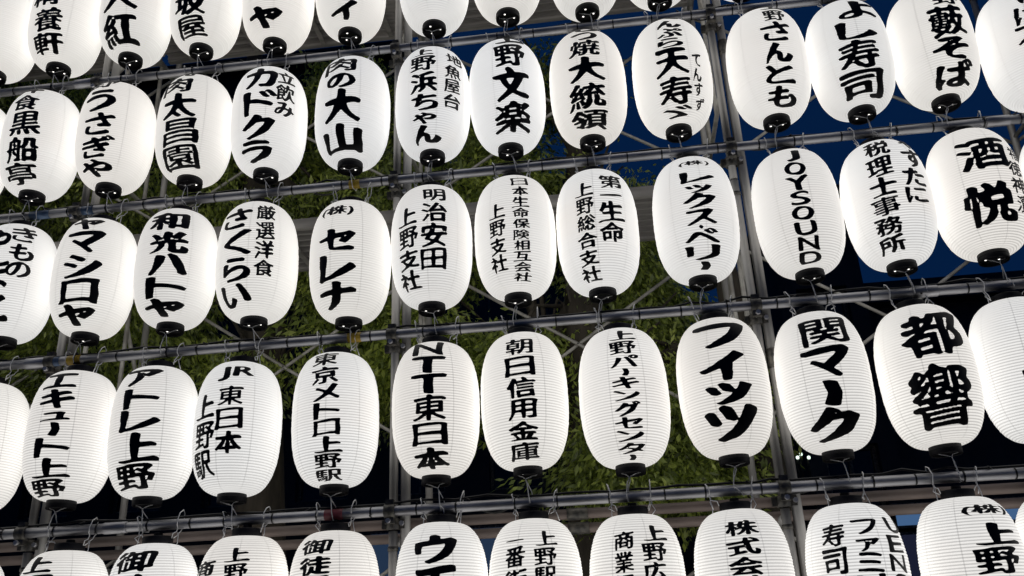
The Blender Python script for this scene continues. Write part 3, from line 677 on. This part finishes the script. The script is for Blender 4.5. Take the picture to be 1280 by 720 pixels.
# ------------------------------------------------------------------ trees behind the scaffold
def tree(name, label, x, y, trunk_h, blobs, nleaf, seed, lean=0.0):
    t = thing(name, label, 'tree', (x, y, 0), 'leafy trees behind the scaffold')
    r = np.random.default_rng(seed)
    mb = MB(); tp = [(lean * k * k, 0.1 * math.sin(k * 5), trunk_h * k) for k in (0, .15, .35, .6, .8, 1)]
    mb.tube(tp, [.26, .2, .17, .14, .1, .05], 12); link('trunk', mb.mesh('trunk', M_BARK), t)
    for (bx, by, bz, rx, ry, rz) in blobs:
        base = Vector(tp[2 + int(r.integers(0, 3))]); tip = Vector((bx, by, bz)); mid = (base + tip) / 2 + Vector((0, 0, .25))
        mb = MB(); mb.tube([base, mid, tip, tip + (tip - mid) * .4], [.06, .045, .028, .012], 7)
        for _ in range(5):
            e = tip + Vector((r.normal() * rx * .5, r.normal() * ry * .5, r.normal() * rz * .4))
            mb.tube([mid, (mid + e) / 2 + Vector((0, 0, .12)), e], [.018, .014, .006], 5)
        link('limb', mb.mesh('limb', M_BARK), t)
    vol = np.array([b[3] * b[4] * b[5] for b in blobs]); vol = vol / vol.sum()
    per = 70; ncl = int(nleaf * 2.3) // per
    which = r.choice(len(blobs), ncl, p=vol)
    Bc = np.array(blobs)[which]
    d = r.normal(size=(ncl, 3)); d /= np.linalg.norm(d, axis=1)[:, None]; rad = r.uniform(.25, 1.0, ncl) ** .5
    cc = Bc[:, :3] + d * rad[:, None] * Bc[:, 3:]
    # open gaps between boughs
    ph = r.uniform(0, 6.28, 6)
    gapv = np.sin(cc[:, 0] * 4.1 + ph[0] + 1.3 * np.sin(cc[:, 2] * 3.3 + ph[1])) + np.sin(cc[:, 2] * 5.2 + ph[2] + np.sin(cc[:, 0] * 2.7 + ph[3])) + .6 * np.sin(cc[:, 1] * 6 + ph[4])
    cc = cc[gapv > -.25]; ncl = len(cc)
    # drooping sprays: leaves run down from the clump centre
    size = np.repeat(r.uniform(.7, 1.3, ncl), per)
    cen = np.repeat(cc, per, 0)
    dr = np.repeat(r.normal(size=(ncl, 3)) * np.array((.5, .5, .12)) + np.array((0, -.12, -.55)), per, 0)
    u = r.uniform(0, 1, ncl * per)
    pos = cen + dr * u[:, None] * .36 + r.normal(size=(ncl * per, 3)) * np.array((.065, .065, .045))
    ld = dr * .8 + r.normal(size=pos.shape) * .45; ld[:, 2] -= .35; ld /= np.linalg.norm(ld, axis=1)[:, None]
    wd = np.cross(ld, r.normal(size=pos.shape)); wd /= np.linalg.norm(wd, axis=1)[:, None]
    L = (r.uniform(.04, .075, len(pos)) * size)[:, None]; W = L * r.uniform(.12, .19, len(pos))[:, None]
    nrm = np.cross(ld, wd)
    V = np.stack([pos, pos + ld * L * .45 + wd * W + nrm * L * .03, pos + ld * L, pos + ld * L * .45 - wd * W + nrm * L * .03], 1).reshape(-1, 3)
    n = len(pos)
    me = bpy.data.meshes.new('foliage'); me.vertices.add(4 * n); me.loops.add(4 * n); me.polygons.add(n)
    me.vertices.foreach_set('co', V.ravel()); me.loops.foreach_set('vertex_index', np.arange(4 * n))
    me.polygons.foreach_set('loop_start', np.arange(n) * 4); me.polygons.foreach_set('loop_total', np.full(n, 4))
    at = me.attributes.new('leaf_id', 'FLOAT', 'FACE'); at.data.foreach_set('value', np.repeat(r.uniform(0, 50, ncl), per) + r.uniform(0, .0001, n))
    me.materials.append(M_LEAF); me.update(); me.validate()
    f = link('foliage', me, t); f['kind'] = 'stuff'

def at(px, py, Yw):
    """point of the plane Y = Yw that the photograph shows at (px, py)"""
    d = right * (px - 640) + up * (360 - py) + fwd * 1112.86
    d = d / d.y * Yw
    return d.x, d.z + EYE
def blob(x0, y0, x1, y1, Yw, X0, dy=0.0, ry=.42):
    a = at(x0, y0, Yw); b = at(x1, y1, Yw); c = at((x0 + x1) / 2, (y0 + y1) / 2, Yw)
    return (c[0] - X0, dy, c[1], abs(b[0] - a[0]) / 2, ry, abs(a[1] - b[1]) / 2)
tree('leafy_tree', 'drooping green tree behind the left lanterns, lit by their glow', -5.0, 5.65, 6.0,
     [blob(-140, 60, 120, 240, 5.65, -5.0), blob(-60, 190, 170, 400, 5.65, -5.0), blob(-160, 330, 60, 520, 5.65, -5.0), blob(60, 330, 260, 500, 5.65, -5.0, -.1), blob(80, 110, 260, 300, 5.65, -5.0, .1)], 62000, 1, .5)
tree('leafy_tree', 'green tree with hanging sprays behind the centre left lanterns', -2.3, 5.65, 6.4,
     [blob(230, 150, 420, 340, 5.65, -2.3), blob(250, 300, 470, 480, 5.65, -2.3, -.1), blob(380, 180, 560, 390, 5.65, -2.3), blob(410, 350, 620, 500, 5.65, -2.3, .2), blob(300, 60, 500, 190, 5.65, -2.3, .3)], 66000, 2, -.3)
tree('leafy_tree', 'tall green tree behind the middle lanterns, below the dark blue sky', -0.2, 5.75, 6.2,
     [blob(560, 75, 760, 230, 5.75, -.2), blob(540, 220, 740, 400, 5.75, -.2), blob(590, 380, 790, 520, 5.75, -.2), blob(690, 150, 830, 330, 5.75, -.2, .1), blob(720, 300, 870, 470, 5.75, -.2, .2)], 62000, 3, .2)
tree('leafy_tree', 'low bushy tree with bright tips behind the lower right middle lanterns', 1.0, 5.7, 4.4,
     [blob(700, 470, 840, 625, 5.7, 1.0), blob(800, 440, 940, 600, 5.7, 1.0), blob(740, 540, 900, 640, 5.7, 1.0, -.1)], 26000, 4, -.2)

# ------------------------------------------------------------------ dark buildings and added backdrop blocks beyond
def building(name, label, x0, x1, y0, depth, h, wallm, wins, par=.35):
    t = thing(name, label, 'building', ((x0 + x1) / 2, y0, 0))
    w = x1 - x0
    mb = MB(); cols, rows, ww, wh, z0, dz = wins
    # front wall built as strips round the window openings
    xs = [-w / 2 + w * (i + .5) / cols for i in range(cols)]
    zc = [z0 + dz * j for j in range(rows)]
    edges = [-w / 2] + [e for x in xs for e in (x - ww / 2, x + ww / 2)] + [w / 2]
    for i in range(0, len(edges), 2):
        mb.box(((edges[i] + edges[i + 1]) / 2, .15, h / 2), (edges[i + 1] - edges[i], .3, h))
    for x in xs:
        zz = 0
        for z in zc: mb.box((x, .15, (zz + z) / 2), (ww, .3, z - zz)); zz = z + wh
        mb.box((x, .15, (zz + h) / 2), (ww, .3, h - zz))
    mb.box((0, depth / 2 + .3, h / 2), (w, depth, h))
    link('wall', mb.mesh('wall', wallm), t)
    mb = MB(); mb.box((0, depth / 2, h + par / 2), (w + .2, depth + .6, par)); link('parapet', mb.mesh('parapet', wallm), t)
    fr, gl = MB(), MB()
    for a in (-1, 1): fr.box((a * (ww / 2 - .03), .2, wh / 2), (.06, .06, wh)); fr.box((0, .2, wh / 2 + a * (wh / 2 - .03)), (ww - .12, .06, .06))
    fr.box((0, .2, wh / 2), (.05, .055, wh - .12)); gl.box((0, .22, wh / 2), (ww - .13, .01, wh - .13))
    FR, GL = fr.mesh('window', M_CLAMP), gl.mesh('pane', M_GLASS)
    for x in xs:
        for z in zc: f = link('window', FR, t, (x, 0, z)); link('pane', GL, f)
    return t
b1 = building('office_building', 'tall unlit building standing dark against the night sky at right', 2.9, 4.25, 14.0, 6, 8.35, M_WALL2, (1, 2, .8, 1.2, 3.2, 2.6))
b2 = building('office_building', 'broad unlit building under the blue sky at the right edge', 4.35, 16.0, 14.4, 7, 6.7, M_WALL2, (7, 1, .9, 1.3, 4.6, 2.6))
b4 = building('backdrop_block', 'tall black backdrop block added behind the far left trees', -18.0, -4.6, 18.5, 6, 16.0, M_WALL, (8, 5, 1.0, 1.3, 2.6, 2.7))  # added to darken the sky gaps in the left foliage
b5 = building('backdrop_block', 'lower black backdrop block added behind the centre trees', -4.5, -0.6, 18.5, 6, 11.6, M_WALL, (3, 3, 1.0, 1.3, 2.6, 2.8))  # added dark backdrop where sky would show between the centre leaves
b3 = building('long_building', 'long low dark building behind the trees at left', -19.0, 2.75, 16.0, 8, 6.2, M_WALL, (12, 1, 1.0, 1.2, 4.4, 2.6))
M_NAVY = emit_mat('dim_navy_window', (0.06, 0.07, 0.16), 0.16, (0.02, 0.02, 0.03))
# blue-lit shop fascia and window under the dark building
def fascia(label, x0, x1, y, z0, z1, mat):
    t = thing('shop_sign', label, 'sign', ((x0 + x1) / 2, y, z0)); w = x1 - x0; h = z1 - z0
    mb = MB(); mb.box((0, 0, h / 2), (w, .16, h)); link('light_box', mb.mesh('light_box', M_CLAMP), t)
    mb = MB()
    n = max(2, int(w / .6))
    for i in range(n): mb = MB(); mb.box((-w / 2 + w * (i + .5) / n, -.085, h / 2), (w / n - .03, .012, h - .08)); link('panel', mb.mesh('panel', mat), t)
    return t
fascia('blue-lit shop fascia between the lower right lanterns', 3.95, 7.2, 13.86, 3.10, 3.46, M_SIGNBLUE)
fascia('dim navy shop window below the blue-lit fascia at the lower right', 3.98, 7.1, 13.88, 1.75, 3.05, M_NAVY)
fascia('dim blue-lit shop fascia beside the left post at the bottom', -4.4, -1.8, 15.85, 2.95, 3.75, M_SIGNDIM)
for i, (px, py) in enumerate(((997, 572), (1001, 568), (1011, 572))):
    x, z = at(px, py, 13.7)
    t = thing('street_lamp', 'tiny distant white lamp in the dark, %s of three' % ('left', 'topmost', 'right')[i], 'lamp', (x, 13.7, 0), 'three distant lamps')
    mb = MB(); mb.tube([(0, .1, 0), (0, .1, z - .05), (0, .02, z + .02)], .02, 8); link('pole', mb.mesh('pole', M_CLAMP), t)
    mb = MB(); mb.lathe([(.001, .03), (.022, .02), (.026, 0), (.02, -.02), (.001, -.026)], 10, True, (0, 0, z)); link('bulb', mb.mesh('bulb', M_LAMP), t)
